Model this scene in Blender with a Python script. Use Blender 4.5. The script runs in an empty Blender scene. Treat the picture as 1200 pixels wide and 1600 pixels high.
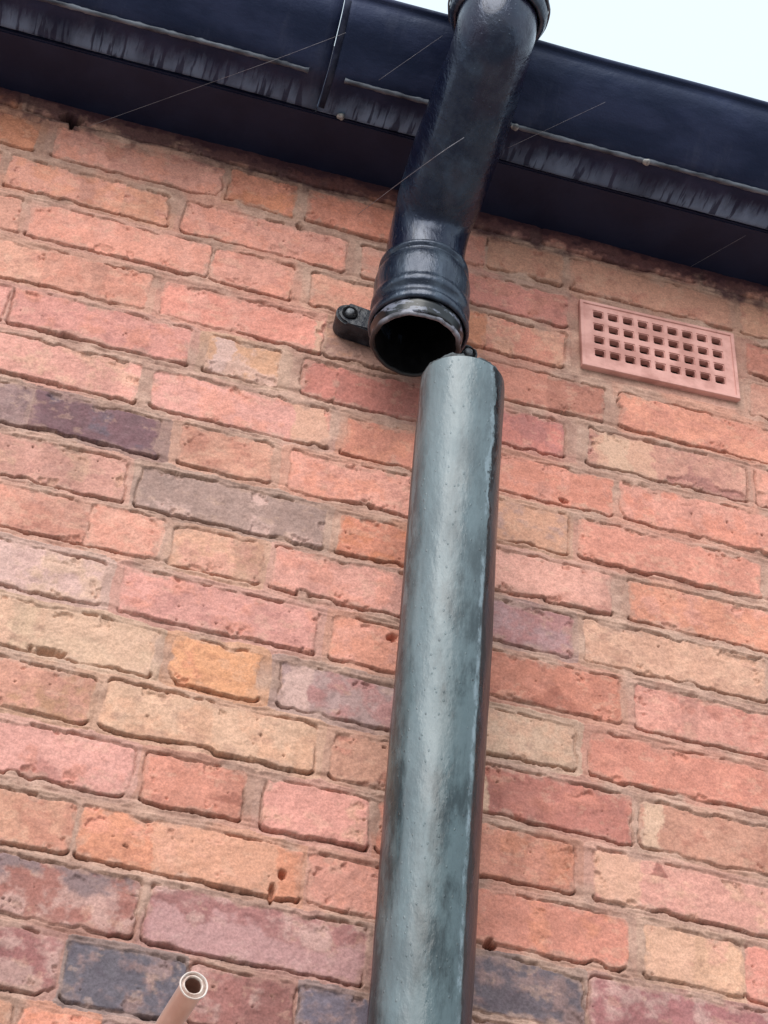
import bpy, bmesh, math, random
import numpy as np
from mathutils import Vector, Matrix
S = bpy.context.scene
C = S.collection
UP = 1.55                      # height of the camera above the yard; all z below are relative to the camera

# ------------------------------------------------------------------ camera
cam = bpy.data.cameras.new('camera'); co = bpy.data.objects.new('camera', cam); C.objects.link(co)
R = ((0.9620426222, 0.2276071485, 0.1505622096), (-0.2639082246, 0.6354896208, 0.7256069120), (0.0694725987, -0.7377993818, 0.6714354997))
M = Matrix(((R[0][0], -R[0][1], -R[0][2], 0), (R[1][0], -R[1][1], -R[1][2], -1.8086), (R[2][0], -R[2][1], -R[2][2], UP), (0, 0, 0, 1)))
co.matrix_world = M
cam.sensor_fit = 'VERTICAL'; cam.sensor_height = 24; cam.sensor_width = 18; cam.lens = 3426.4/1600*24
cam.clip_start = .02; cam.clip_end = 2000
S.camera = co
# ------------------------------------------------------------------ sky and sun
SUN_EL, SUN_AZ = math.radians(38), math.radians(202)     # azimuth clockwise from +Y
w = bpy.data.worlds.new('World'); S.world = w; w.use_nodes = True
nt = w.node_tree; nt.nodes.clear()
sky = nt.nodes.new('ShaderNodeTexSky'); sky.sky_type = 'NISHITA'; sky.sun_disc = False
sky.sun_elevation = SUN_EL; sky.sun_rotation = SUN_AZ; sky.air_density = 1.2; sky.dust_density = 3; sky.ozone_density = 1
mx = nt.nodes.new('ShaderNodeMix'); mx.data_type = 'RGBA'; mx.inputs[0].default_value = .85
mx.inputs[7].default_value = (6.0, 7.0, 7.7, 1)          # even cloud cover
bg = nt.nodes.new('ShaderNodeBackground'); bg.inputs[1].default_value = .086
ow = nt.nodes.new('ShaderNodeOutputWorld')
nt.links.new(sky.outputs[0], mx.inputs[6]); nt.links.new(mx.outputs[2], bg.inputs[0]); nt.links.new(bg.outputs[0], ow.inputs[0])
sl = bpy.data.lights.new('sun', 'SUN'); sl.energy = 1.5; sl.angle = math.radians(50); sl.color = (1, .97, .93)
so = bpy.data.objects.new('sun', sl); C.objects.link(so)
sd = Vector((math.sin(SUN_AZ)*math.cos(SUN_EL), math.cos(SUN_AZ)*math.cos(SUN_EL), math.sin(SUN_EL)))
so.rotation_euler = sd.to_track_quat('Z', 'Y').to_euler(); so.location = (0, -4, 6)
S.view_settings.view_transform = 'Standard'; S.view_settings.look = 'None'; S.view_settings.gamma = 1
S.view_settings.exposure = 1.0

# ------------------------------------------------------------------ helpers
def lin(c):
    c = np.asarray(c, float)/255
    return np.where(c <= .04045, c/12.92, ((c+.055)/1.055)**2.4)
def tag(o, label=None, cat=None, group=None, kind=None):
    for k, v in (('label', label), ('category', cat), ('group', group), ('kind', kind)):
        if v: o[k] = v
    return o
def thing(name, loc, label, cat, group=None):
    o = bpy.data.objects.new(name, None); C.objects.link(o); o.location = loc; o.empty_display_size = .05
    return tag(o, label, cat, group)
def obj(name, me, mat, parent=None, loc=(0, 0, 0), smooth=True):
    """mesh given in camera-height coordinates; loc = its origin in the same coordinates"""
    if isinstance(me, bmesh.types.BMesh):
        bm = me; bmesh.ops.recalc_face_normals(bm, faces=bm.faces); me = bpy.data.meshes.new(name); bm.to_mesh(me); bm.free()
    o = bpy.data.objects.new(name, me); C.objects.link(o)
    if parent is not None: loc = parent['_w'] if '_w' in parent else parent.location
    L = Vector(loc); me.transform(Matrix.Translation(-L))
    if parent is not None: o.parent = parent; o['_w'] = list(L)
    else: o.location = L
    if mat: me.materials.append(mat)
    me.polygons.foreach_set('use_smooth', [smooth]*len(me.polygons))
    return o
class NT:
    def __init__(s, name):
        s.m = bpy.data.materials.new(name); s.m.use_nodes = True; s.t = s.m.node_tree; s.n = s.t.nodes
        s.b = s.n['Principled BSDF']; s.co = s.n.new('ShaderNodeTexCoord').outputs['Object']
    def l(s, a, b): s.t.links.new(a, b)
    def map(s, scale, loc=(0, 0, 0)):
        m = s.n.new('ShaderNodeMapping'); m.inputs['Scale'].default_value = scale; m.inputs['Location'].default_value = loc
        s.l(s.co, m.inputs[0]); return m.outputs[0]
    def noise(s, scale, vec=None, detail=4, rough=.55):
        x = s.n.new('ShaderNodeTexNoise'); x.inputs['Scale'].default_value = scale; x.inputs['Detail'].default_value = detail
        x.inputs['Roughness'].default_value = rough; s.l(vec or s.co, x.inputs['Vector']); return x.outputs[0]
    def vor(s, scale, vec=None):
        x = s.n.new('ShaderNodeTexVoronoi'); x.inputs['Scale'].default_value = scale; s.l(vec or s.co, x.inputs['Vector']); return x.outputs[0]
    def rng(s, v, a, b, c=0, d=1):
        x = s.n.new('ShaderNodeMapRange'); x.interpolation_type = 'SMOOTHSTEP'
        for i, q in enumerate((a, b, c, d)): x.inputs[i+1].default_value = q
        s.l(v, x.inputs[0]); return x.outputs[0]
    def mix(s, f, a, b, mode='MIX'):
        x = s.n.new('ShaderNodeMix'); x.data_type = 'RGBA'; x.blend_type = mode
        for i, q in ((0, f), (6, a), (7, b)):
            if isinstance(q, (int, float)): x.inputs[i].default_value = q
            elif isinstance(q, tuple): x.inputs[i].default_value = (*q[:3], 1)
            else: s.l(q, x.inputs[i])
        return x.outputs[2]
    def math(s, op, a, b):
        x = s.n.new('ShaderNodeMath'); x.operation = op
        for i, q in enumerate((a, b)):
            if isinstance(q, (int, float)): x.inputs[i].default_value = q
            else: s.l(q, x.inputs[i])
        return x.outputs[0]
    def sep(s):
        x = s.n.new('ShaderNodeSeparateXYZ'); s.l(s.co, x.inputs[0]); return x.outputs
    def bump(s, h, dist, strength=1):
        x = s.n.new('ShaderNodeBump'); x.inputs['Distance'].default_value = dist; x.inputs['Strength'].default_value = strength
        s.l(h, x.inputs['Height'])
        if s.b.inputs['Normal'].links: s.l(s.b.inputs['Normal'].links[0].from_socket, x.inputs['Normal'])
        s.l(x.outputs[0], s.b.inputs['Normal']); return s
    def set(s, color=None, rough=None, **k):
        for nm, v in (('Base Color', color), ('Roughness', rough), *k.items()):
            if v is None: continue
            nm = nm.replace('_', ' ')
            if isinstance(v, tuple): s.b.inputs[nm].default_value = (*v[:3], 1)
            elif isinstance(v, (int, float)): s.b.inputs[nm].default_value = v
            else: s.l(v, s.b.inputs[nm])
        return s

# ------------------------------------------------------------------ materials
def m_brick():
    s = NT('brick'); a = s.n.new('ShaderNodeAttribute'); a.attribute_name = 'tint'
    fine = s.rng(s.noise(420, detail=5, rough=.7), .3, .7, .80, 1.18)
    c = s.n.new('ShaderNodeVectorMath'); c.operation = 'SCALE'; s.l(a.outputs[0], c.inputs[0]); s.l(fine, c.inputs['Scale'])
    s.set(c.outputs[0], s.rng(s.noise(60), .3, .7, .72, .95), **{'Specular IOR Level': .35})
    s.bump(s.noise(230, detail=6, rough=.6), .0008, .55); s.bump(s.noise(900, detail=3), .0003, .5); return s.m
def m_pipe(name, dark, pale, cover, brown=None, rough=(.22, .45), edge=False):
    s = NT(name)
    st = s.noise(48 if edge else 34, s.map((1, 1, .30 if edge else .12)), 7, .72)             # runs of grime down the pipe
    bl = s.noise(16, s.map((1, 1, .6)), 6, .65)
    f = s.rng(s.math('ADD', s.math('MULTIPLY', st, .55), s.math('MULTIPLY', bl, .45)), cover-(.08 if edge else .13), cover+(.08 if edge else .13))
    c = s.mix(f, dark, pale)
    if brown: c = s.mix(s.rng(s.noise(11, s.map((1, 1, .5), (3, 1, 2)), 3), .5, .62, 0, .6), c, brown)
    sp = s.rng(s.vor(85, s.map((1, 1, .7))), .05, .12, .9, 0)     # spots of tar
    spm = s.math('MULTIPLY', sp, s.rng(s.noise(22, None, 3), .50, .58))
    c = s.mix(spm, c, (.01, .012, .016))
    if edge: c = s.mix(s.rng(s.math('ADD', s.sep()[2], s.math('MULTIPLY', st, .5)), 3.0, 3.45, 0, .45), c, (.17, .215, .24))     # paler towards the top
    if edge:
        at0 = s.n.new('ShaderNodeAttribute'); at0.attribute_name = 'pipe_angle'; s0 = s.n.new('ShaderNodeSeparateXYZ'); s.l(at0.outputs['Vector'], s0.inputs[0])
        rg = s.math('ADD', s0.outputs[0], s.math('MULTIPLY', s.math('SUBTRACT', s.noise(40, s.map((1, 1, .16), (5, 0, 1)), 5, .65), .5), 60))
        c = s.mix(s.math('MULTIPLY', s.math('MULTIPLY', s.rng(rg, -100, -88), s.rng(rg, -64, -40, 1, 0)), .38), c, (.235, .285, .31))     # highlight down the left, painted as a ragged pale band
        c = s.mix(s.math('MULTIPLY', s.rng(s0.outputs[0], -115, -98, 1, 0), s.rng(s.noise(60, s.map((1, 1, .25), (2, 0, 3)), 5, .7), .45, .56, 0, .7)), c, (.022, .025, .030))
    if edge:                                                 # one side: painted highlight, ragged black line, then painted reflection of the wall
        at = s.n.new('ShaderNodeAttribute'); at.attribute_name = 'pipe_angle'
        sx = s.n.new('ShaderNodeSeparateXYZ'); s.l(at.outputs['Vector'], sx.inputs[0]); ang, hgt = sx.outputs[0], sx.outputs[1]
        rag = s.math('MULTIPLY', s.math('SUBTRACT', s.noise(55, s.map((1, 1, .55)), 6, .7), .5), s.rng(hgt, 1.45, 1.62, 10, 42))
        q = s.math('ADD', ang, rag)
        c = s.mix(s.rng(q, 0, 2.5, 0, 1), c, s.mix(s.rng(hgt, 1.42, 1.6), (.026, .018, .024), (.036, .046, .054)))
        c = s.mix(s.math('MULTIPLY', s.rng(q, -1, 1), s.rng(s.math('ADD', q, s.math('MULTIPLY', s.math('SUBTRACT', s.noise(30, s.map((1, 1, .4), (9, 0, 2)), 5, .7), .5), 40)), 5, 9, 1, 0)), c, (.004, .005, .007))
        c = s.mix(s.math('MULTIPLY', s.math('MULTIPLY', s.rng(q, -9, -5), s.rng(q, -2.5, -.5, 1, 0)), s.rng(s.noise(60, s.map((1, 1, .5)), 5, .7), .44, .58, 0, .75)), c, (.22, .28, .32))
    s.set(c, s.rng(s.noise(45, s.map((1, 1, .2)), 4), .3, .7, rough[0], rough[1]), **{'Specular IOR Level': .42 if edge else .55, 'Coat Weight': .12 if edge else s.rng(s.noise(26, s.map((1, 1, .4), (3, 1, 0)), 5, .7), .42, .58, .05, .45), 'Coat Roughness': .22 if edge else .12})
    if not edge: s.b.inputs['Specular Tint'].default_value = (.66, .76, 1, 1); s.b.inputs['Coat Tint'].default_value = (.8, .88, 1, 1); s.b.inputs['Specular IOR Level'].default_value = .42
    s.bump(s.noise(30, s.map((1, 1, .3)), 6, .6), .0016 if edge else .0036, .6); s.bump(s.noise(75, s.map((1, 1, .4)), 5, .65), .0008 if edge else .0020, .6); s.bump(s.noise(190, s.map((1, 1, .5)), 4), .0010 if edge else .0007, .7); s.bump(spm, .0012, .5); s.bump(s.rng(s.vor(150, s.map((1, 1, .55), (.3, .2, .9))), .06, .16, 1, 0), .0009, .6 if edge else .35)
    return s.m
MB = m_brick()
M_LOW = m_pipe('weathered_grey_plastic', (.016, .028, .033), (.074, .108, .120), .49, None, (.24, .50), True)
M_NECK = m_pipe('wet_black_paint', (.005, .0065, .018), (.030, .046, .074), .60, (.018, .008, .016), (.12, .34))
M_SOCK = m_pipe('black_socket_paint', (.009, .012, .022), (.046, .060, .080), .54, None, (.14, .34))
def m_gut():
    s = NT('gutter_paint'); x, y, z = s.sep()
    n = s.noise(9, s.map((1, 2, 2)), 4)
    c = s.mix(s.rng(n, .4, .65), (.006, .0095, .032), (.018, .023, .058))
    wipe = s.noise(16, s.map((1, .25, .25), (4, 0, 0)), 6, .7); c = s.mix(s.rng(wipe, .54, .70, 0, .5), c, (.045, .050, .085))
    low_ = s.rng(z, .022, .03, 1, 0)
    pale = s.math('MULTIPLY', s.rng(s.math('ADD', y, s.math('MULTIPLY', s.math('SUBTRACT', s.noise(50, s.map((1, .3, .3)), 5, .7), .5), .05)), .066, .106), s.rng(s.noise(6, s.map((1, .1, .1), (1, 0, 0)), 4, .6), .36, .60, .18, 1))
    drip = s.rng(s.noise(125, s.map((1, .10, .10), (2, 0, 0)), 3, .5), .50, .60)      # wet black runs through the pale crust
    pale = s.math('MULTIPLY', pale, s.rng(drip, 0, 1, 1, .18))
    edge = s.math('MULTIPLY', s.rng(y, .1055, .1085), s.rng(s.noise(24, s.map((1, .1, .1), (7, 0, 0)), 4, .6), .46, .58))
    c = s.mix(s.math('MULTIPLY', s.math('MAXIMUM', pale, edge), low_), c, (.16, .24, .37))
    s.set(c, s.rng(s.noise(30), .3, .7, .36, .62), **{'Specular IOR Level': .32}); s.b.inputs['Specular Tint'].default_value = (.62, .74, 1, 1)
    s.bump(s.noise(9, s.map((1, 3, 3)), 5, .6), .004, .35)
    s.bump(s.noise(55, None, 5), .0015, .5); s.bump(s.noise(300, None, 3), .0004, .6); return s.m
M_GUT = m_gut()
def plain(name, a, b, sc, rough, bump=(120, .0006), spec=.4, stretch=(1, 1, 1)):
    s = NT(name); s.set(s.mix(s.rng(s.noise(sc, s.map(stretch), 5), .35, .65), a, b), rough, **{'Specular IOR Level': spec}); s.bump(s.noise(bump[0], None, 5), bump[1], .7); return s.m
M_BEAD = plain('scuffed_bead_paint', (.018, .022, .036), (.13, .145, .18), 38, .5, stretch=(.5, 1, 1))
M_SOF = plain('soffit_paint', (.002, .0042, .024), (.006, .010, .036), 12, .6)
M_LINE = plain('worn_edge_paint', (.03, .035, .05), (.16, .17, .20), 45, .5)
M_STRAP = plain('strap_paint', (.010, .012, .026), (.04, .045, .07), 25, .9, spec=.05)
M_BOLT = plain('old_bolt', (.10, .11, .13), (.38, .38, .38), 160, .5)
M_BLK = plain('black_inside', (.003, .003, .004), (.007, .007, .009), 60, .85, spec=.1)
def m_seal():
    s = NT('seal_with_glints'); f = s.rng(s.noise(26, s.map((1, 1, 2.8), (.3, .9, .2)), 5, .7), .53, .58)  # pale patches paint glints on the scratched black sleeve
    s.set(s.mix(f, (.006, .007, .009), (.15, .16, .21)), .3, **{'Specular IOR Level': .5}); return s.m
M_SEAL = m_seal()
def m_ring():
    s = NT('grey_front_ring'); f = s.math('MULTIPLY', s.rng(s.noise(45, None, 5, .7), .36, .56, .25, 1), s.rng(s.sep()[1], -.036, -.012, 1, 0))  # patchy grey at the front, black towards the back
    s.set(s.mix(f, (.010, .011, .015), (.24, .24, .29)), .5); s.bump(s.noise(120), .001, .7); return s.m
M_RING = m_ring()
M_LUG = plain('grimy_black_iron', (.005, .006, .012), (.026, .030, .042), 60, .42, (110, .0040))
M_SCREW = plain('dull_screw', (.05, .055, .065), (.16, .17, .19), 200, .5)
M_VENT = plain('terracotta_plastic', tuple(lin((198, 140, 130))*.84), tuple(lin((230, 172, 162))*.84), 34, .65, (160, .0008))
M_OVER = plain('beige_plastic', tuple(lin((214, 180, 166))*.85), tuple(lin((240, 216, 204))*.85), 30, .32, (200, .0003), .5, (1, .3, 1))
M_OVIN = plain('grimy_bore', tuple(lin((135, 98, 86))*.8), tuple(lin((170, 128, 112))*.8), 60, .8)
M_RIM = plain('pale_cut_end', tuple(lin((235, 215, 205))*.8), tuple(lin((245, 232, 226))*.85), 90, .45)
M_SLEEVE = plain('scratched_sleeve', tuple(lin((206, 170, 156))*.8), tuple(lin((244, 226, 216))*.84), 120, .5)
M_TORN = plain('torn_dirty_edge', (.010, .012, .015), (.085, .10, .11), 90, .6, (200, .0012))
M_RAIN = plain('pale_rain', (.16, .15, .18), (.26, .25, .28), 100, .6)

# ------------------------------------------------------------------ brick wall
rs = np.random.RandomState(11)
TAB = rs.rand(256, 256)
def vn(x, z):
    xi = np.floor(x).astype(int); zi = np.floor(z).astype(int); fx = x-xi; fz = z-zi
    fx = fx*fx*fx*(fx*(fx*6-15)+10); fz = fz*fz*fz*(fz*(fz*6-15)+10)
    a = TAB[xi & 255, zi & 255]; b = TAB[(xi+1) & 255, zi & 255]; c = TAB[xi & 255, (zi+1) & 255]; d = TAB[(xi+1) & 255, (zi+1) & 255]
    return (a*(1-fx)+b*fx)*(1-fz)+(c*(1-fx)+d*fx)*fz
def fbm(x, z, size, seed=0, oc=4, g=.5):
    """0..1, mean .5; size = width of the largest lumps in metres"""
    v = 0; am = 1; t = 0; f = 1/size
    for i in range(oc):
        v = v+am*vn(x*f+seed*17.3+i*5.1+100, z*f+seed*9.7+i*3.3+100); t += am; am *= g; f *= 2.03
    return v/t
def sst(v, a, b):
    t = np.clip((v-a)/(b-a), 0, 1); return t*t*(3-2*t)

PAL = dict(p=(230, 168, 152), s=(232, 160, 139), r=(216, 146, 128), o=(226, 152, 122), k=(232, 184, 158), t=(218, 164, 140), c=(230, 192, 166),
           w=(224, 188, 178), g=(178, 146, 140), d=(134, 106, 110), D=(118, 108, 120), m=(182, 124, 120), b=(200, 138, 120), n=(238, 168, 126))
SEC = dict(p='s', s='p', r='b', o='s', k='p', t='b', c='k', w='c', g='w', d='D', D='g', m='w', b='r', n='o')
ROWS = {-2: (0.9185, 0.0000, [(-0.0206, 0.0759, 't'), (0.0858, 0.1557, 'o'), (0.1615, 0.3248, 'g')]),
-1: (0.9944, 0.0000, [(-0.0021, 0.1093, 'm'), (0.1177, 0.228, 'D'), (0.2371, 0.3322, 'm'), (0.3402, 0.4348, 'D'), (0.4474, 0.6126, 'd'), (0.6255, 0.8083, 'm')]),
0: (1.0711, -0.0060, [(-0.0482, 0.1725, 'm'), (0.1849, 0.3965, 'mw'), (0.4105, 0.4878, 'm'), (0.5007, 0.6197, 'D'), (0.6283, 0.8527, 'm')]),
1: (1.1463, -0.0026, [(-0.009, 0.0969, 't'), (0.1082, 0.3266, 'os'), (0.3364, 0.4641, 's'), (0.4773, 0.6637, 'ro'), (0.6854, 0.7883, 'kp'), (0.7938, 0.8996, 's')]),
2: (1.2245, -0.0050, [(-0.0627, 0.1445, 'pr'), (0.1601, 0.2582, 'rs'), (0.2826, 0.3877, 'pk'), (0.4005, 0.4903, 'o'), (0.5038, 0.6066, 'ro'), (0.6322, 0.8554, 'pk')]),
3: (1.2997, -0.0038, [(-0.0398, 0.0909, 'tp'), (0.1074, 0.3252, 'kc'), (0.3463, 0.4624, 't'), (0.4797, 0.6694, 'b'), (0.6822, 0.8967, 'tb')]),
4: (1.3746, -0.0017, [(-0.101, 0.1443, 'c'), (0.1667, 0.2592, 'n'), (0.2834, 0.4796, 'gm'), (0.4973, 0.6062, 'c'), (0.6264, 0.85, 'rs')]),
5: (1.4506, 0.0003, [(-0.1105, 0.0787, 'w'), (0.1021, 0.3123, 'p'), (0.3322, 0.4469, 's'), (0.4614, 0.657, 'rs'), (0.6778, 0.8926, 'rp')]),
6: (1.5281, -0.0007, [(-0.1132, 0.0509, 'p'), (0.053, 0.1314, 'p'), (0.147, 0.2422, 'kp'), (0.2602, 0.4574, 'p'), (0.4759, 0.6013, 'gm'), (0.6179, 0.8303, 'tk'), (0.8434, 0.937, 'p')]),
7: (1.5991, 0.0042, [(-0.1279, 0.0802, 'pk'), (0.0996, 0.3079, 'gw'), (0.3279, 0.4347, 'o'), (0.4498, 0.6466, 'pb'), (0.6713, 0.8712, 's')]),
8: (1.6755, 0.0027, [(-0.1295, -0.0372, 'gd'), (-0.0358, 0.1083, 'd'), (0.1364, 0.2385, 'tb'), (0.2633, 0.4112, 's'), (0.4304, 0.5932, 'tg'), (0.6088, 0.8329, 'rs'), (0.8474, 0.9489, 's')]),
9: (1.7503, 0.0032, [(-0.1301, 0.0721, 'pk'), (0.0924, 0.2995, 'ps'), (0.3211, 0.4144, 'sr'), (0.43, 0.6481, 's'), (0.6626, 0.8802, 'sp')]),
10: (1.8288, 0.0024, [(-0.2128, -0.0964, 'p'), (-0.0844, 0.1212, 'p'), (0.1467, 0.2321, 'tw'), (0.2634, 0.3019, 'r'), (0.3051, 0.4257, 'r'), (0.4416, 0.5869, 'rm'), (0.6212, 0.822, 'tm'), (0.8387, 0.9525, 's')]),
11: (1.9037, 0.0015, [(-0.1913, -0.0652, 'p'), (-0.0614, 0.0627, 'p'), (0.0822, 0.2802, 'sp'), (0.2858, 0.389, 'tg'), (0.4117, 0.6381, 'r'), (0.6607, 0.885, 'sr')]),
12: (1.9825, 0.0018, [(-0.2231, -0.1066, 'p'), (-0.0925, 0.1272, 'ps'), (0.1353, 0.2323, 's'), (0.2591, 0.3633, 'p'), (0.3839, 0.4812, 'o'), (0.4853, 0.5845, 'sk'), (0.8374, 0.9467, 't')]),
13: (2.0589, 0.0000, [(-0.1921, -0.1485, 's'), (-0.1326, 0.0086, 's'), (0.0118, 0.0662, 's'), (0.089, 0.2952, 'sp'), (0.3186, 0.4297, 'p'), (0.4424, 0.5877, 'r'), (0.8347, 0.979, 'b')]),
14: (2.1348, 0.0000, [(-0.2314, -0.1127, 'o'), (-0.0874, 0.1246, 's'), (0.1372, 0.2203, 'o'), (0.2397, 0.3528, 'o'), (0.3742, 0.475, 's'), (0.4811, 0.5796, 't'), (0.5936, 0.8129, 't'), (0.8291, 0.9576, 't')])}
P = .0759
VX, VZ, VW, VH, VR = .7105, 2.0525, .210, .118, math.radians(2.3)      # the air vent
XL, XR, ZB, ZT = -1.9, 2.6, -UP-.05, 2.262
K_ALB = .69
def build_wall():
    # bricks: rows seen in detail, the rest of the wall carried on in the same bond
    bricks = []
    kmin = int((ZB-1.07)/P)-1
    for k in range(kmin, 17):
        a, b, lst = ROWS.get(k, (1.0702+k*P, 0, []))
        lst = list(lst)
        def rc():
            return random.Random(k*31+len(lst)).choice(['p', 's', 'r', 'o', 'k', 'p', 's', 't', 'g', 'm', 'rs', 'ps'])
        if not lst: lst = [(.1+(.11 if k % 2 else 0), .31+(.11 if k % 2 else 0), rc())]
        i = k
        while lst[0][0] > XL:
            L = .207 if i % 3 else .097; i += 1
            x1 = lst[0][0]-.018; lst.insert(0, (x1-L, x1, rc()))
        while lst[-1][1] < XR:
            L = .207 if i % 3 else .097; i += 1
            x0 = lst[-1][1]+.018; lst.append((x0, x0+L, rc()))
        for q in lst: bricks.append((k, a, b, *q))
    d = .0012
    xs = np.concatenate([np.arange(XL, -.30, .014), np.arange(-.30, 1.02, d), np.arange(1.02, XR, .014)])
    zs = np.concatenate([np.arange(ZB, .86, .014), np.arange(.86, ZT, d)])
    X, Z = np.meshgrid(xs, zs)
    nz, nx = X.shape
    Xw = X+.0030*(fbm(X, Z, .045, 1, 3)-.5)+.0008*(fbm(X, Z, .007, 2, 2)-.5)
    Zw = Z+.0036*(fbm(X, Z, .06, 3, 3)-.5)+.0009*(fbm(X, Z, .008, 4, 2)-.5)+.0025*(fbm(X, Z*0, .12, 5, 2)-.5)
    D = np.full(X.shape, .05); ID = np.zeros(X.shape, int); V = np.zeros(X.shape); U = np.zeros(X.shape); TONE = np.ones(X.shape)
    en = fbm(X, Z, .016, 6, 4)
    c1 = []; c2 = []; prm = []
    for n, (k, a, b, x0, x1, col) in enumerate(bricks):
        r = random.Random(n*7+3)
        x0 -= .0016; x1 += .0016
        h = (.0620 if k <= 0 else .0585)+r.uniform(-.0015, .0015)
        if k == 13: h -= .002
        A = np.array(PAL[col[0]], float); B = np.array(PAL[(col[1] if len(col) > 1 else SEC[col[0]])], float)
        j = r.uniform(-7, 7); A = A+j+np.array([r.uniform(-3, 3), r.uniform(-4, 4), r.uniform(-4, 4)]); B = B+j
        c1.append(lin(A)); c2.append(lin(B))
        prm.append((r.uniform(-.0012, .0016), r.uniform(-1, 1), r.uniform(-1, 1), r.uniform(0, 50), r.uniform(.35, .62), r.uniform(0, 1)))
        i0, i1 = np.searchsorted(xs, (x0-.02, x1+.02)); k0, k1 = np.searchsorted(zs, (a+b*x0-.02, a+b*x0+h+.02))
        if i1 <= i0 or k1 <= k0: continue
        sl_ = (slice(k0, k1), slice(i0, i1))
        u = Xw[sl_]-(x0+x1)/2; v = Zw[sl_]-(a+b*Xw[sl_])-h/2+.0006
        rad = r.uniform(.0015, .007)
        sk = r.uniform(-.05, .05); u = u+sk*v
        qx = np.abs(u)-(x1-x0)/2+rad; qz = np.abs(v)-h/2+rad
        dd = np.hypot(np.maximum(qx, 0), np.maximum(qz, 0))+np.minimum(np.maximum(qx, qz), 0)-rad
        dd = dd+(en[sl_]-.5)*.0052
        dd = dd+.004*np.maximum(0, fbm(X[sl_], Z[sl_], .03, n % 37, 2)-.66)*6          # broken arrises
        mk = dd < D[sl_]
        tone = np.ones_like(u)
        for _ in range(r.choice([0, 1, 1, 2, 2])):                                    # kiss marks from the kiln
            p0 = r.uniform(-.5, .5)*(x1-x0); wd = r.choice([.02, .05, .12]); t = r.choice([.84, .9, .93, 1.06, 1.1])
            e = (fbm(X[sl_], Z[sl_], .02, 8, 2)-.5)*.012
            tone = tone*(1+(t-1)*sst(u+e, p0, p0+.003)*(1-sst(u+e, p0+wd, p0+wd+.004)))
        for arr, val in ((D, dd), (V, v/h), (U, u), (TONE, tone)): arr[sl_][mk] = val[mk]
        ID[sl_][mk] = n
    c1 = np.array(c1); c2 = np.array(c2); prm = np.array(prm)
    ins = 1-sst(D, -.0008, .0008)
    F1 = fbm(X, Z, .045, 11, 5, .6); F2 = fbm(X+prm[ID, 3], Z, .026, 12, 5, .6); F3 = fbm(X, Z, .009, 13, 4, .6); F4 = fbm(X, Z, .0035, 14, 2)
    # relief of the brick faces
    hb = prm[ID, 0]*.7+.0010*prm[ID, 1]*U/.1+.0012*prm[ID, 2]*V+(F2-.5)*.0034+(F3-.5)*.0014+(F4-.5)*.0007
    hb -= .0007*sst(D, -.0022, .0008)**1.6
    hb -= .0034*sst(F2, .66, .73)*sst(D, -.022, -.004)                                # spalled patches
    pit = sst(fbm(X, Z, .0065, 19, 2), .885, .94)*(prm[ID, 5] > .55); hb -= .0025*pit
    # relief of the mortar: struck so that it falls back under the brick above it
    G = fbm(X, Z, .030, 21, 4); G2 = fbm(X, Z*.6, .05, 22, 3); G3 = fbm(X, Z, .010, 23, 4, .6)
    below = sst(-V, .40, .50)                                                         # just under a brick
    above = sst(V, .40, .50)
    ST = fbm(X/9, Z, .006, 24, 3, .6); bed = np.maximum(below, above)                  # trowel lines along the beds
    hm = -.0001+(G-.5)*.0038+(G3-.5)*.0022+(F4-.5)*.0008+(ST-.5)*.0052*bed-.0012*below+.0006*above
    gr = np.exp(-((D-.0011)/(.0008+.0007*sst(G3, .4, .7)))**2)
    hm -= gr*(below*(.0035+.0150*sst(G2, .42, .56))+above*.0075*sst(G, .54, .64)+(1-below-above).clip(0, 1)*.0050*sst(G2, .57, .68))
    H = hm*(1-ins)+hb*ins
    H -= .009*np.exp(-((D-.0010)/.0010)**2)*sst(fbm(X, Z, .06, 25, 3), .52, .60)*(below+.4*above).clip(0, 1)     # open cracks
    for (x, z, rx, rz, dp) in ((.5223, 1.1427, .007, .006, .022), (-.0761, 2.2121, .014, .012, .026), (-.074, 2.197, .004, .006, .008), (.040, 1.377, .020, .006, .012), (.232, 2.12, .006, .008, .010),
                               (.5905, 1.7585, .007, .004, .010), (.397, 1.497, .006, .006, .010), (.300, 1.150, .003, .012, .012), (.308, 1.172, .004, .006, .012)):
        q = np.hypot((X-x)/rx, (Z-z)/rz)+(F3-.5)*1.2; H -= dp*(1-sst(q, .6, 1.1))
    # pocket behind the vent
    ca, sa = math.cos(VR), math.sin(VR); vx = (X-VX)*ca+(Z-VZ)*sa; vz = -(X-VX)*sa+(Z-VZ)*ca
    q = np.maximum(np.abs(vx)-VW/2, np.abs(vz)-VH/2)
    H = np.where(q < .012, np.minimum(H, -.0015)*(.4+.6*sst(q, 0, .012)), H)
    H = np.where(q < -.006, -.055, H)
    # colours (albedo)
    A = c1[ID]; B = c2[ID]
    f = (sst(F2+V*(prm[ID, 5]-.5)*.35, prm[ID, 4]-.05, prm[ID, 4]+.16)*.65)[..., None]
    col = A*(1-f)+B*f
    col = col*TONE[..., None]
    col = col*(1+(F1-.5)*.28+(F3-.5)*.26+(F4-.5)*.24)[..., None]
    dk = (sst(fbm(X+prm[ID, 3], Z*1.6, .020, 31, 4, .65), .60, .70)*sst(prm[ID, 5], .25, .6)*.38)[..., None]
    col = col*(1-dk)+col*np.array([.62, .56, .60])*dk*1.0+0*dk
    col = col*(1-.45*pit[..., None])
    pale = (sst(fbm(X, Z*1.3, .018, 33, 4, .6), .64, .72)*.22)[..., None]; col = col*(1-pale)+lin((236, 196, 170))*pale
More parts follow.
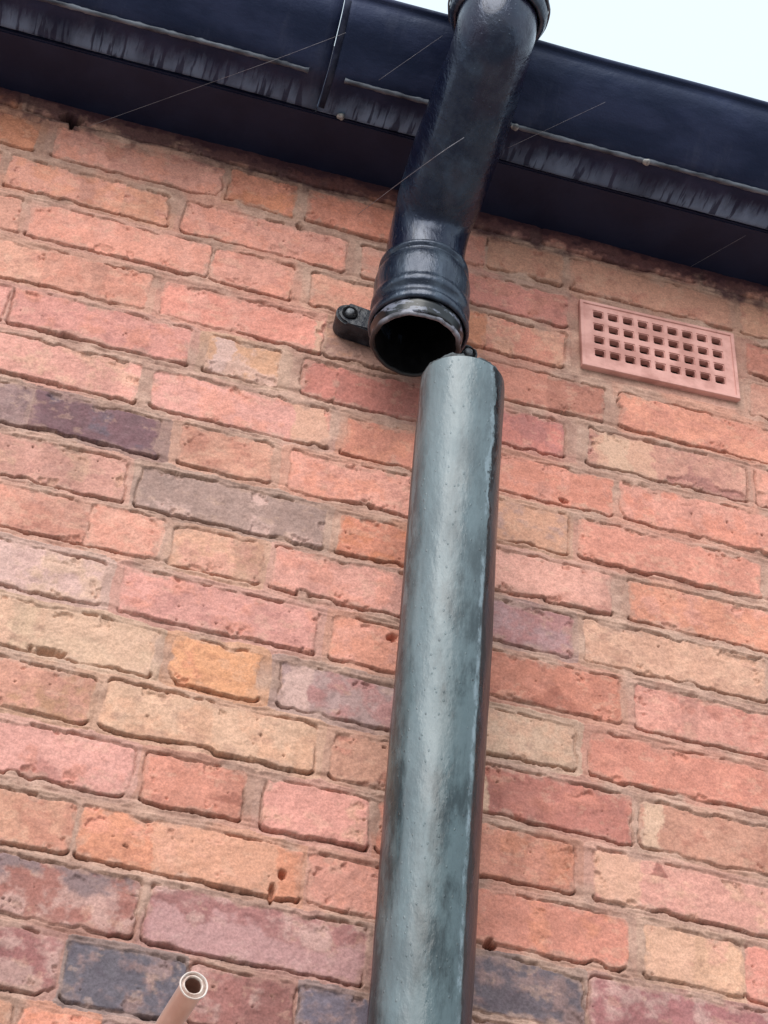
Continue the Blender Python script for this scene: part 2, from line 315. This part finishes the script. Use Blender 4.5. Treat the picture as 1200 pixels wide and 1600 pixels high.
    # single marks: parts of a brick of another clay, fired stains
    for (k, x0, x1, cc, am) in ((3, .4797, .512, 'c', .9), (10, .630, .700, 'k', .8), (10, .640, .672, 'c', .7), (3, .682, .702, 'c', .95), (4, .2834, .315, 'w', .9), (10, .155, .178, 'w', .9), (1, .685, .735, 'k', .8),
                               (2, .632, .680, 'k', .8), (9, .255, .30, 'k', .8), (7, .45, .475, 'b', .7), (8, -.13, -.09, 'g', .8), (11, .272, .281, 'c', .7), (12, .228, .235, 'k', .6), (1, .178, .30, 'k', .5), (4, .03, .145, 'c', .6), (5, .462, .50, 'b', .4)):
        z0 = ROWS[k][0]; e = (F2-.5)*.03
        mk = (sst(X+e, x0-.001, x0+.002)*(1-sst(X+e, x1-.002, x1+.002))*(np.abs(Z-z0-.028) < .033)*am)[..., None]
        col = col*(1-mk)+lin(PAL[cc])*mk*(1+(F3-.5)*.2)[..., None]
    for (x, z, wd, ht, am) in ((.0566, 1.226, .027, .024, .30), (.586, 1.452, .034, .028, .28), (.700, 1.266, .009, .022, .5), (.250, 1.245, .02, .012, .3), (.64, 1.60, .03, .012, .3)):
        q = np.abs(X-x)/wd+(Z-z)/ht+(F3-.5)*.7; mk = ((1-sst(q, .85, 1.05))*(Z > z-.004)*am)[..., None]
        col = col*(1-mk*np.array([.8, 1, 1]))
    r0 = ((np.abs(Z-1.10) < .04)*sst(V+(F2-.5)*1.1, .15, .42)*(1-sst(X, .16, .175)))[..., None]; col = col*(1-.7*r0)+lin((118, 104, 110))*.7*r0
    r0 = ((np.abs(Z-1.10) < .04)*(1-sst(V+(F2-.5)*1.2, -.10, .10))*sst(X, .18, .19)*(1-sst(X, .39, .41)))[..., None]; col = col*(1-.6*r0)+lin((214, 172, 170))*.6*r0
    mort = lin((186, 152, 136))*(1-sst(G, .35, .65)[..., None])+lin((208, 174, 156))*sst(G, .35, .65)[..., None]
    mort = mort*(1+(ST-.5)*.45*bed+(F3-.5)*.4+(F4-.5)*.2)[..., None]
    tn = (.12+sst(fbm(X, Z, .07, 34, 3), .42, .6)*.40)[..., None]; mort = mort*(1-tn)+A*.97*tn                 # brick dust in the joints
    gm = (sst(fbm(X, Z, .02, 37, 5, .65), .56, .68)*.35)[..., None]; mort = mort*(1-gm)+mort*np.array([.68, .62, .60])*gm
    film = sst(D+(fbm(X, Z, .014, 36, 4, .6)-.5)*.022, -.0050, .0015)*.62                 # mortar smeared over the arrises
    wgt = np.maximum(film*ins, 1-ins)[..., None]
    col = col*(1-wgt)+mort*wgt
    # ragged black paint edge at the soffit, then eave shade painted on the top course
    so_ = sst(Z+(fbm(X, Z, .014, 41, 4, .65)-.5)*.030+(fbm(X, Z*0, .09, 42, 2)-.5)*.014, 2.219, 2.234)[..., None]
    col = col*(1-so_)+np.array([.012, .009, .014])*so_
    eave_shade = (sst(Z+(fbm(X, Z, .03, 43, 5, .65)-.5)*.055, 2.190, 2.214)*.86)[..., None]
    col = col*(1-eave_shade)+np.array([.085, .030, .044])*eave_shade
    col = col*K_ALB*np.array([1.03, .975, .965])
    hole_shade = (H < -.02)[..., None]; col = np.where(hole_shade, col*.02, col)  # shade of the vent pocket and deep holes painted in near black
    co_ = np.empty((nz*nx, 3)); co_[:, 0] = X.ravel(); co_[:, 1] = -H.ravel(); co_[:, 2] = Z.ravel()
    idx = np.arange(nz*nx).reshape(nz, nx)
    q = np.stack([idx[:-1, :-1], idx[:-1, 1:], idx[1:, 1:], idx[1:, :-1]], -1).reshape(-1, 4)
    # sides and back, so that the wall has its thickness
    ring = np.concatenate([idx[0, :], idx[1:, -1], idx[-1, -2::-1], idx[-2:0:-1, 0]])
    back = co_[ring].copy(); back[:, 1] = .23; n0 = nz*nx; m = len(ring); bi = n0+np.arange(m)
    q2 = np.stack([ring, bi, np.roll(bi, -1), np.roll(ring, -1)], -1)
    co_ = np.vstack([co_, back]); corner = [n0, n0+nx-1, n0+nx-1+nz-1, n0+2*(nx-1)+nz-1]
    q3 = np.array([[corner[0], corner[3], corner[2], corner[1]]])
    Q = np.vstack([q, q2, q3])
    me = bpy.data.meshes.new('brick_wall'); me.vertices.add(len(co_)); me.vertices.foreach_set('co', co_.ravel())
    me.loops.add(Q.size); me.loops.foreach_set('vertex_index', Q.ravel())
    me.polygons.add(len(Q)); me.polygons.foreach_set('loop_start', np.arange(len(Q))*4); me.polygons.foreach_set('loop_total', np.full(len(Q), 4))
    me.update(calc_edges=True)
    at = me.attributes.new('tint', 'FLOAT_COLOR', 'POINT')
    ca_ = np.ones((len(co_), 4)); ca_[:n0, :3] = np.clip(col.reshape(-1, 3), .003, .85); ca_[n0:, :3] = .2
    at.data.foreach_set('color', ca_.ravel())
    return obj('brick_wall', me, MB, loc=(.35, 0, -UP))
wall = tag(build_wall(), 'weathered red and cream brick wall of stretchers and headers with pale crumbly mortar', 'brick wall')

# ground: one sheet of old concrete to the horizon
def m_ground():
    s = NT('old_concrete'); n = s.noise(.8, None, 8); s.set(s.mix(s.rng(n, .35, .65), (.24, .23, .21), (.34, .32, .29)), .9); s.bump(s.noise(30, None, 6), .004, .6); return s.m
bm = bmesh.new()
bmesh.ops.create_grid(bm, x_segments=8, y_segments=8, size=400); bmesh.ops.translate(bm, verts=bm.verts, vec=(0, 0, -UP))
tag(obj('ground', bm, m_ground(), loc=(0, 0, -UP)), kind='structure')

# ------------------------------------------------------------------ shape builders
def box(bm, a, b, bev=0):
    r = bmesh.ops.create_cube(bm, size=1); vs = r['verts']
    for v in vs: v.co = Vector([(a[i]+b[i])/2+v.co[i]*(b[i]-a[i]) for i in range(3)])
    if bev:
        es = {e for v in vs for e in v.link_edges}; bmesh.ops.bevel(bm, geom=list(es), offset=bev, segments=2, affect='EDGES')
def extrude_x(prof, x0, x1, n=1, wob=None):
    bm = bmesh.new(); rows = []
    for i in range(n+1):
        x = x0+(x1-x0)*i/n; dz, dy = wob(x) if wob else (0, 0)
        rows.append([bm.verts.new((x, y+dy, z+dz)) for y, z in prof])
    m = len(prof)
    for i in range(n):
        for j in range(m): bm.faces.new((rows[i][j], rows[i][(j+1) % m], rows[i+1][(j+1) % m], rows[i+1][j]))
    bm.faces.new(rows[0]); bm.faces.new(rows[-1][::-1]); return bm
def sweep(path, rad, seg=64, caps=True, bm=None, ref=Vector((1, 0, 0))):
    """tube along path; rad = radius or function of (index, angle)"""
    bm = bm or bmesh.new(); P_ = [Vector(p) for p in path]; rings = []
    for i, p in enumerate(P_):
        t = (P_[min(i+1, len(P_)-1)]-P_[max(i-1, 0)]).normalized(); u = (ref-t*ref.dot(t)).normalized(); v = t.cross(u)
        rr = []
        for s in range(seg):
            a = 2*math.pi*s/seg; r = rad(i, a) if callable(rad) else rad
            rr.append(bm.verts.new(p+u*(r*math.cos(a))+v*(r*math.sin(a))))
        rings.append(rr)
    for i in range(len(rings)-1):
        for s in range(seg): bm.faces.new((rings[i][s], rings[i][(s+1) % seg], rings[i+1][(s+1) % seg], rings[i+1][s]))
    if caps: bm.faces.new(rings[0][::-1]); bm.faces.new(rings[-1])
    return bm
def lathe(prof, base, axis=(0, 0, 1), seg=72, wob=0, seed=0, closed=False, bm=None):
    """prof: (radius, height along the axis) from the base"""
    bm = bm or bmesh.new(); A = Vector(axis).normalized(); ref = Vector((1, 0, 0)); u = (ref-A*ref.dot(A)).normalized(); v = A.cross(u)
    rings = []; r_ = random.Random(seed); ph = [r_.uniform(0, 6.28) for _ in range(6)]
    for r, h in prof:
        rr = []
        for s in range(seg):
            a = 2*math.pi*s/seg; q = r+wob*(math.sin(2*a+ph[0])+.6*math.sin(5*a+ph[1])+.5*math.sin(9*a+ph[2])+.4*math.sin(17*a+ph[3]+h*60))
            rr.append(bm.verts.new(Vector(base)+A*h+u*(q*math.cos(a))+v*(q*math.sin(a))))
        rings.append(rr)
    n = len(rings)
    for i in range(n if closed else n-1):
        a_, b_ = rings[i], rings[(i+1) % n]
        for s in range(seg): bm.faces.new((a_[s], a_[(s+1) % seg], b_[(s+1) % seg], b_[s]))
    return bm
def smooth_path(ctrl, n=12):
    """rounded polyline: Catmull-Rom through the control points"""
    c = [Vector(p) for p in ctrl]; c = [c[0]*2-c[1]]+c+[c[-1]*2-c[-2]]; out = []
    for i in range(1, len(c)-2):
        for k in range(n):
            t = k/n; p0, p1, p2, p3 = c[i-1:i+3]
            out.append(.5*((2*p1)+(p2-p0)*t+(2*p0-5*p1+4*p2-p3)*t*t+(3*p1-p0-3*p2+p3)*t**3))
    out.append(c[-2]); return out
def bend(pts, rad, n=10):
    """polyline with circular-ish fillets"""
    P_ = [Vector(p) for p in pts]; out = [P_[0]]
    for i in range(1, len(P_)-1):
        a, b, c = P_[i-1], P_[i], P_[i+1]; u = (a-b).normalized(); v = (c-b).normalized(); s = b+u*rad; e = b+v*rad
        for k in range(n+1):
            t = k/n; out.append(s*(1-t)**2+b*2*t*(1-t)+e*t*t)
    out.append(P_[-1])
    full = [out[0]]
    for p in out[1:]:
        d = (p-full[-1]).length; m = max(1, int(d/.02)); a = full[-1].copy()
        for k in range(1, m+1): full.append(a.lerp(p, k/m))
    return full

# ------------------------------------------------------------------ eaves: soffit and fascia
ZS = 2.236
eaves = thing('eaves', (.35, 0, ZS), 'black painted eaves board running along the top of the brick wall behind the gutter', 'eaves')
bm = bmesh.new(); box(bm, (XL-.05, -.088, ZS), (XR+.05, .26, ZS+.022), .002); obj('soffit_board', bm, M_SOF, eaves, smooth=False)
bm = bmesh.new(); box(bm, (XL-.05, -.088, ZS+.0245), (XR+.05, -.066, ZS+.15), .002); obj('fascia_board', bm, M_SOF, eaves, smooth=False)

# ------------------------------------------------------------------ gutter
gut = thing('gutter', (.35, -.20, ZS), 'long black painted gutter with drip stained underside crossing above the wall', 'gutter')
outer = [(-.0905, .086), (-.0905, .003), (-.094, .0005), (-.100, -.0005), (-.120, .0), (-.143, .002), (-.152, .004), (-.160, .009), (-.171, .019), (-.184, .031), (-.198, .044), (-.209, .059), (-.2150, .074), (-.2160, .085)]
inner = [(-.212, .085), (-.211, .074), (-.205, .061), (-.195, .048), (-.181, .035), (-.167, .022), (-.157, .013), (-.143, .007), (-.0945, .006), (-.0945, .086)]
prof = [(y, ZS+z) for y, z in outer]+[(-.2190, ZS+.0855), (-.2215, ZS+.0885), (-.2205, ZS+.0925), (-.2165, ZS+.094), (-.2125, ZS+.092)]+[(y, ZS+z) for y, z in inner]
wobf = lambda x: (.0012*math.sin(x*5.1+1)+.0005*math.sin(x*19), .0010*math.sin(x*4.3)+.0004*math.sin(x*23+2))
JX0, JX1 = .196, .243
obj('gutter_section', extrude_x(prof, XL, .2195, 140, wobf), M_GUT, gut)
obj('gutter_section', extrude_x(prof, .2205, XR, 160, wobf), M_GUT, gut)
def bead(x0, x1):
    path = []; n = int((x1-x0)/.006)
    for i in range(n+1):
        x = x0+(x1-x0)*i/n; dz, dy = wobf(x); path.append((x, -.1485+dy, ZS+.0012+dz))
    rr = random.Random(int(x0*1000)); jit = [rr.uniform(-.0007, .0006) for _ in path]
    return sweep(path, lambda i, a: .0033+jit[i]+.0003*math.sin(a*3+i), 12, ref=Vector((0, 0, 1)))
obj('bead', bead(XL, JX0), M_BEAD, gut); obj('bead', bead(JX1, XR), M_BEAD, gut)
# union sleeve over the joint
sl_o = [(y-(.0006 if y < -.14 else .0), ZS+z-(.0006 if z < .06 else 0)) for y, z in outer[3:-1]]; sl_i = [(y+.0006, ZS+z+.0006) for y, z in outer[3:-1]][::-1]
obj('joint_strap', extrude_x(sl_o+sl_i, .2215, .2285, 2, wobf), M_STRAP, gut)
for (x, y, z) in ((.6424, -.1495, ZS-.0015), (.4664, -.1495, ZS-.0015), (.252, -.0960, ZS-.002)):
    bm = bmesh.new(); bmesh.ops.create_uvsphere(bm, u_segments=14, v_segments=8, radius=.0052)
    for v in bm.verts: v.co.z *= .6; v.co *= (1+.1*math.sin(v.co.x*900))
    bmesh.ops.translate(bm, verts=bm.verts, vec=(x, y, z-.002)); obj('bolt', bm, M_BOLT, gut)

# ------------------------------------------------------------------ offset pipe that swings out round the gutter
neck = thing('offset_pipe', (.378, -.085, 1.886), 'black glossy offset pipe with an open ended socket swinging out around the gutter', 'drain pipe')
SB = Vector((.378, -.085, 1.886))
pth = bend([(.3782, -.085, 1.945), (.3786, -.086, 2.060), (.3976, -.290, 2.206), (.412, -.292, 3.2)], .040, 14)
def nr(i, a):
    z = pth[i].z; base = .0480+.0050*math.exp(-((z-2.125)/.05)**4)+(.0012 if z > 2.16 else 0)
    w_ = math.exp(-((z-2.15)/.045)**2)*.0010*math.sin(z*330+a*2)*max(0, math.cos(a-2.4))       # creases inside the bend
    return base+.0007*math.sin(2*a+z*14)+.0004*math.sin(5*a+z*41)+w_
obj('pipe', sweep(pth, nr, 72, False), M_NECK, neck)
# socket
SL = SB-Vector((.0015, 0, .0215))
sp = [(.0562, .000), (.0588, .0015), (.0597, .005), (.0596, .011), (.0580, .015), (.0545, .018), (.0538, .022), (.0545, .027), (.0575, .030), (.0588, .034), (.0588, .039), (.0572, .043),
      (.0565, .048), (.0574, .060), (.0576, .076), (.0562, .085), (.0535, .092), (.0515, .0945), (.0520, .098), (.0545, .100), (.0545, .105), (.0520, .108), (.0490, .109), (.0470, .106), (.0470, .02), (.0540, .004)]
obj('socket', lathe(sp, SB, (.004, -.004, 1), wob=.00025, closed=True, seed=3), M_SOCK, neck)
obj('seal_sleeve', lathe([(.0480, .002), (.0518, .0012), (.0528, .004), (.0530, .010), (.0548, .015), (.0550, .019), (.0538, .022), (.0540, .028), (.0480, .028)], SL, wob=.0004, seed=5, closed=True), M_SEAL, neck)
obj('sleeve_rim', lathe([(.0470, .0012), (.0480, -.0012), (.0502, -.0020), (.0520, -.0004), (.0528, .0036), (.0518, .0030), (.0474, .0024)], SL, wob=.0009, seed=8, closed=True), M_RING, neck)
obj('pipe_lining', lathe([(.0472, .002), (.0462, .006), (.0462, .060), (.0440, .080), (.0440, .130), (.0002, .150)], SL), M_BLK, neck)
def lug(cx, cz, sgn, rx=.0185):
    bm = bmesh.new(); out = []
    for k in range(17):
        a = math.pi/2+math.pi*k/16; out.append((cx+sgn*rx*math.cos(a), cz+.0175*math.sin(a)))
    out = out+[(SB.x-sgn*.040, cz-.021), (SB.x-sgn*.040, cz+.016)]
    f = [bm.verts.new((x, -.028, z)) for x, z in out]; b = [bm.verts.new((x+sgn*.002, -.001, z)) for x, z in out]
    bm.faces.new(f); bm.faces.new(b[::-1])
    for i in range(len(f)): bm.faces.new((f[i], f[(i+1) % len(f)], b[(i+1) % len(f)], b[i]))
    es = [e for e in bm.edges if all(v in f for v in e.verts)]; bmesh.ops.bevel(bm, geom=es, offset=.0030, segments=3, affect='EDGES')
    o = obj('bracket_lug', bm, M_LUG, neck, smooth=False)
    s_ = bmesh.new(); lathe([(.0002, .0035), (.004, .0038), (.0055, .002), (.006, 0), (.0062, -.001)], (cx+sgn*.0, -.029, cz), (0, -1, 0), 20, .0003, bm=s_)
    obj('screw', s_, M_SCREW, o)
    s_ = bmesh.new(); lathe([(.0068, .0006), (.0098, .0012), (.0098, -.002), (.0068, -.002)], (cx, -.029, cz), (0, -1, 0), 24, .0003, closed=True, bm=s_)
    obj('washer', s_, M_BLK, o)
lug(.3045, 1.953, 1, .0165); lug(.4545, 1.935, -1, .012)
# upper collar above the bend
T = Vector((.3985, -.2905, 2.236)); AX = (.0145, -.002, 1)
up = [(.0495, .020), (.0500, .000), (.0530, .001), (.0560, .004), (.0595, .013), (.0600, .022), (.0580, .027), (.0570, .031), (.0595, .035), (.0605, .043), (.0590, .050), (.0570, .056), (.0570, .120), (.0500, .128), (.0465, .126)]
obj('upper_collar', lathe(up, T, AX, wob=.0003, closed=True, seed=12), M_SOCK, neck)
obj('collar_rim', lathe([(.0601, .0205), (.0622, .0215), (.0625, .0255), (.0601, .0270)], T, AX, wob=.0004, closed=True, seed=13), M_LINE, neck)

# ------------------------------------------------------------------ slipped lower pipe
low = thing('downpipe', (.4405, -.062, -UP), 'thick grey weathered downpipe standing slipped out of the black socket', 'downpipe')
lp = bend([(.4405, -.060, -UP), (.4402, -.060, .80), (.4214, -.140, 1.762)], .12, 10)
lp = [p for p in lp if p.z > 1.0 or True]
fine = []
for a, b in zip(lp, lp[1:]):
    m = max(1, int((b-a).length/.008)) if b.z > .9 else 1
    for k in range(m): fine.append(a.lerp(b, k/m))
fine.append(lp[-1])
def lr(i, a):
    z = fine[i].z
    ad = (math.degrees(a)+180)%360-180
    return .0478-.0013*max(0, (z-1.754)/.010)**2+.0005*math.exp(-((ad+58)/3.2)**2)*(1+.5*math.sin(z*70))+.0005*math.sin(2*a+z*6)+.0004*math.sin(3*a-z*17+1)+.00025*math.sin(7*a+z*60)*math.sin(z*23)
bm = sweep(fine, lr, 96, False)
topc = Vector((.4214, -.140, 1.762)); ax = (fine[-1]-fine[-3]).normalized()
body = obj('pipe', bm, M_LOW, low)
def pipe_angle_attr(o, seg, centre=None):
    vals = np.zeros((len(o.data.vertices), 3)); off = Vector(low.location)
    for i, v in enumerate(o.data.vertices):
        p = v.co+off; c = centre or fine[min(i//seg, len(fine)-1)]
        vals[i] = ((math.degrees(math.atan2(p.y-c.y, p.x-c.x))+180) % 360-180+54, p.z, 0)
    o.data.attributes.new('pipe_angle', 'FLOAT_VECTOR', 'POINT').data.foreach_set('vector', vals.ravel())
pipe_angle_attr(body, 96)
def torn(h0, r0, seed):
    r_ = random.Random(seed); return [r_.uniform(-1, 1) for _ in range(96)]
# top rim: rounded, chipped, with the bore showing inside
bm = bmesh.new(); u = (Vector((1, 0, 0))-ax*ax.x).normalized(); v = ax.cross(u); jj = torn(0, 0, 4); rings = []
for (r, h) in ((.0466, -.0012), (.0466, .0022), (.0458, .0040), (.0442, .0038), (.0434, .000), (.0430, -.25)):
    rr = []
    for s in range(96):
        a = 2*math.pi*s/96; e = (.0014*math.sin(3*a+1)+.0010*math.sin(11*a)+.0011*jj[s]) if h > 0 else 0
        if h > 0 and 4.5 < a < 4.78: e -= .0045
        rr.append(bm.verts.new(topc+ax*(h+e)+u*(r*math.cos(a))+v*(r*math.sin(a))))
    rings.append(rr)
for i in range(len(rings)-1):
    for s in range(96): bm.faces.new((rings[i][s], rings[i][(s+1) % 96], rings[i+1][(s+1) % 96], rings[i+1][s]))
bm.faces.new(rings[-1])
obj('pipe_rim', bm, M_TORN, low)

# ------------------------------------------------------------------ air vent in the wall
def build_vent():
    bm = bmesh.new(); cx = [-.0808+.0202*i for i in range(9)]; cz = [.0390, .0155, -.0080, -.0315]; hw, hh = .0064, .0059
    xs = [-VW/2]+[q for c in cx for q in (c-hw, c+hw)]+[VW/2]; zs = [-VH/2]+[q for c in cz[::-1] for q in (c-hh, c+hh)]+[VH/2]
    fr, bk = 0, .010
    def mk(y): return {(i, j): bm.verts.new((x, y, z)) for i, x in enumerate(xs) for j, z in enumerate(zs)}
    F, B_ = mk(fr), mk(bk)
    hole = lambda i, j: i % 2 == 1 and j % 2 == 1
    nx, nz = len(xs)-1, len(zs)-1
    for i in range(nx):
        for j in range(nz):
            if hole(i, j):
                qs = [(i, j), (i+1, j), (i+1, j+1), (i, j+1)]
                for a, b in zip(qs, qs[1:]+qs[:1]): bm.faces.new((F[a], F[b], B_[b], B_[a]))
            else:
                bm.faces.new([F[q] for q in ((i, j), (i+1, j), (i+1, j+1), (i, j+1))]); bm.faces.new([B_[q] for q in ((i, j+1), (i+1, j+1), (i+1, j), (i, j))])
    for i in range(nx):
        for j in (0, nz): bm.faces.new((F[(i, j)], F[(i+1, j)], B_[(i+1, j)], B_[(i, j)]))
    for j in range(nz):
        for i in (0, nx): bm.faces.new((F[(i, j)], F[(i, j+1)], B_[(i, j+1)], B_[(i, j)]))
    bmesh.ops.recalc_face_normals(bm, faces=bm.faces)
    sharp = [e for e in bm.edges if len(e.link_faces) == 2 and e.calc_face_angle(0) > 1]
    bmesh.ops.bevel(bm, geom=sharp, offset=.0011, segments=2, affect='EDGES')
    def rim(a0, b0, a1, b1, y0):
        o4 = [(-a0, -b0), (a0, -b0), (a0, b0), (-a0, b0)]; i4 = [(-a1, -b1), (a1, -b1), (a1, b1), (-a1, b1)]
        vs = [[bm.verts.new((x, y, z)) for x, z in q] for q, y in ((o4, .004), (o4, y0+.001), ([(x*.994, z*.99) for x, z in o4], y0), ([(x*1.006, z*1.01) for x, z in i4], y0), (i4, y0+.0012), (i4, .004))]
        for r in range(5):
            for k in range(4): bm.faces.new((vs[r][k], vs[r][(k+1) % 4], vs[r+1][(k+1) % 4], vs[r+1][k]))
    rim(VW/2+.0006, VH/2+.0006, VW/2-.0045, VH/2-.0045, -.0016)
    bmesh.ops.transform(bm, matrix=Matrix.Translation((VX, -.0065, VZ)) @ Matrix.Rotation(-VR, 4, 'Y'), verts=bm.verts)
    return bm
wall['_w'] = [.35, 0, -UP]
vent = obj('air_vent', build_vent(), M_VENT, wall, smooth=False)
vent['label'] = 'pink air vent with four rows of nine square holes'

# ------------------------------------------------------------------ overflow pipe poking out of the wall
e0, e1 = Vector((.1950, .02, .9320)), Vector((.2112, -.200, .9190)); axo = (e0-e1).normalized()
ov = thing('overflow_pipe', (.1955, 0, .9310), 'narrow beige plastic overflow tube poking out of the wall with an open pale end', 'overflow pipe')
L = (e1-e0).length
obj('tube', lathe([(.0108, .002), (.0108, .012), (.0106, .014), (.0106, L)], e1, axo, 40, .00008), M_OVER, ov)
obj('tube_end', lathe([(.0108, .0026), (.0121, .0018), (.0124, .0004), (.0121, -.0010), (.0115, -.0012), (.0110, -.0004), (.0107, .0012)], e1, axo, 48, .00012, closed=True), M_RIM, ov)
obj('inner_sleeve', lathe([(.0110, .0014), (.0088, .0012), (.0086, -.0002), (.0081, -.0006), (.0074, -.0002), (.0071, .0014), (.0070, .0030), (.0110, .0030)], e1+Vector((-.0004, 0, .0004)), axo, 44, .0001, closed=True), M_SLEEVE, ov)
obj('bore', lathe([(.0071, .0026), (.0070, .008), (.0068, .016), (.0001, .019)], e1, axo, 40), M_OVIN, ov)

# ------------------------------------------------------------------ streaks of falling rain, built as thin solid tubes
def rain_streak(pts, label, r=.00028):
    P_ = [Vector(p) for p in pts]; full = []
    for a, b in zip(P_, P_[1:]): full += [a.lerp(b, t/10) for t in range(10)]
    full.append(P_[-1])
    tag(obj('rain_streak', sweep(full, r, 6), M_RAIN, loc=P_[0]), label, 'rain_streak', 'rain streaks built as thin tubes')
rain_streak([(.3046, -.001, 2.1687), (.3295, -.185, 2.0407), (.3497, -.225, 2.0358), (.3619, -.235, 2.0454), (.3795, -.238, 2.0682)], 'fine pale rain streak, built as a thin tube, across the middle of the black offset pipe', .00034)
rain_streak([(-.0523, -.001, 2.2051), (.1482, -.157, 2.2254), (.2274, -.210, 2.2480)], 'long faint rain streak slanting from the top left bricks up across the gutter', .00022)
rain_streak([(.4579, -.150, 2.1865), (.5602, -.2235, 2.2300)], 'faint rain streak over the gutter just right of the pipe bend', .00018)
rain_streak([(.2830, -.165, 2.2331), (.3480, -.2150, 2.2880)], 'faint rain streak on the gutter face just left of the pipe bend', .00018)
rain_streak([(.7599, -.001, 2.2351), (.8055, -.080, 2.2281)], 'faint rain streak below the dark eaves board right of the air vent', .00020)
for o in C.objects:
    if '_w' in o: del o['_w']
    if o.parent is None and o not in (co, so): o.location.z += UP
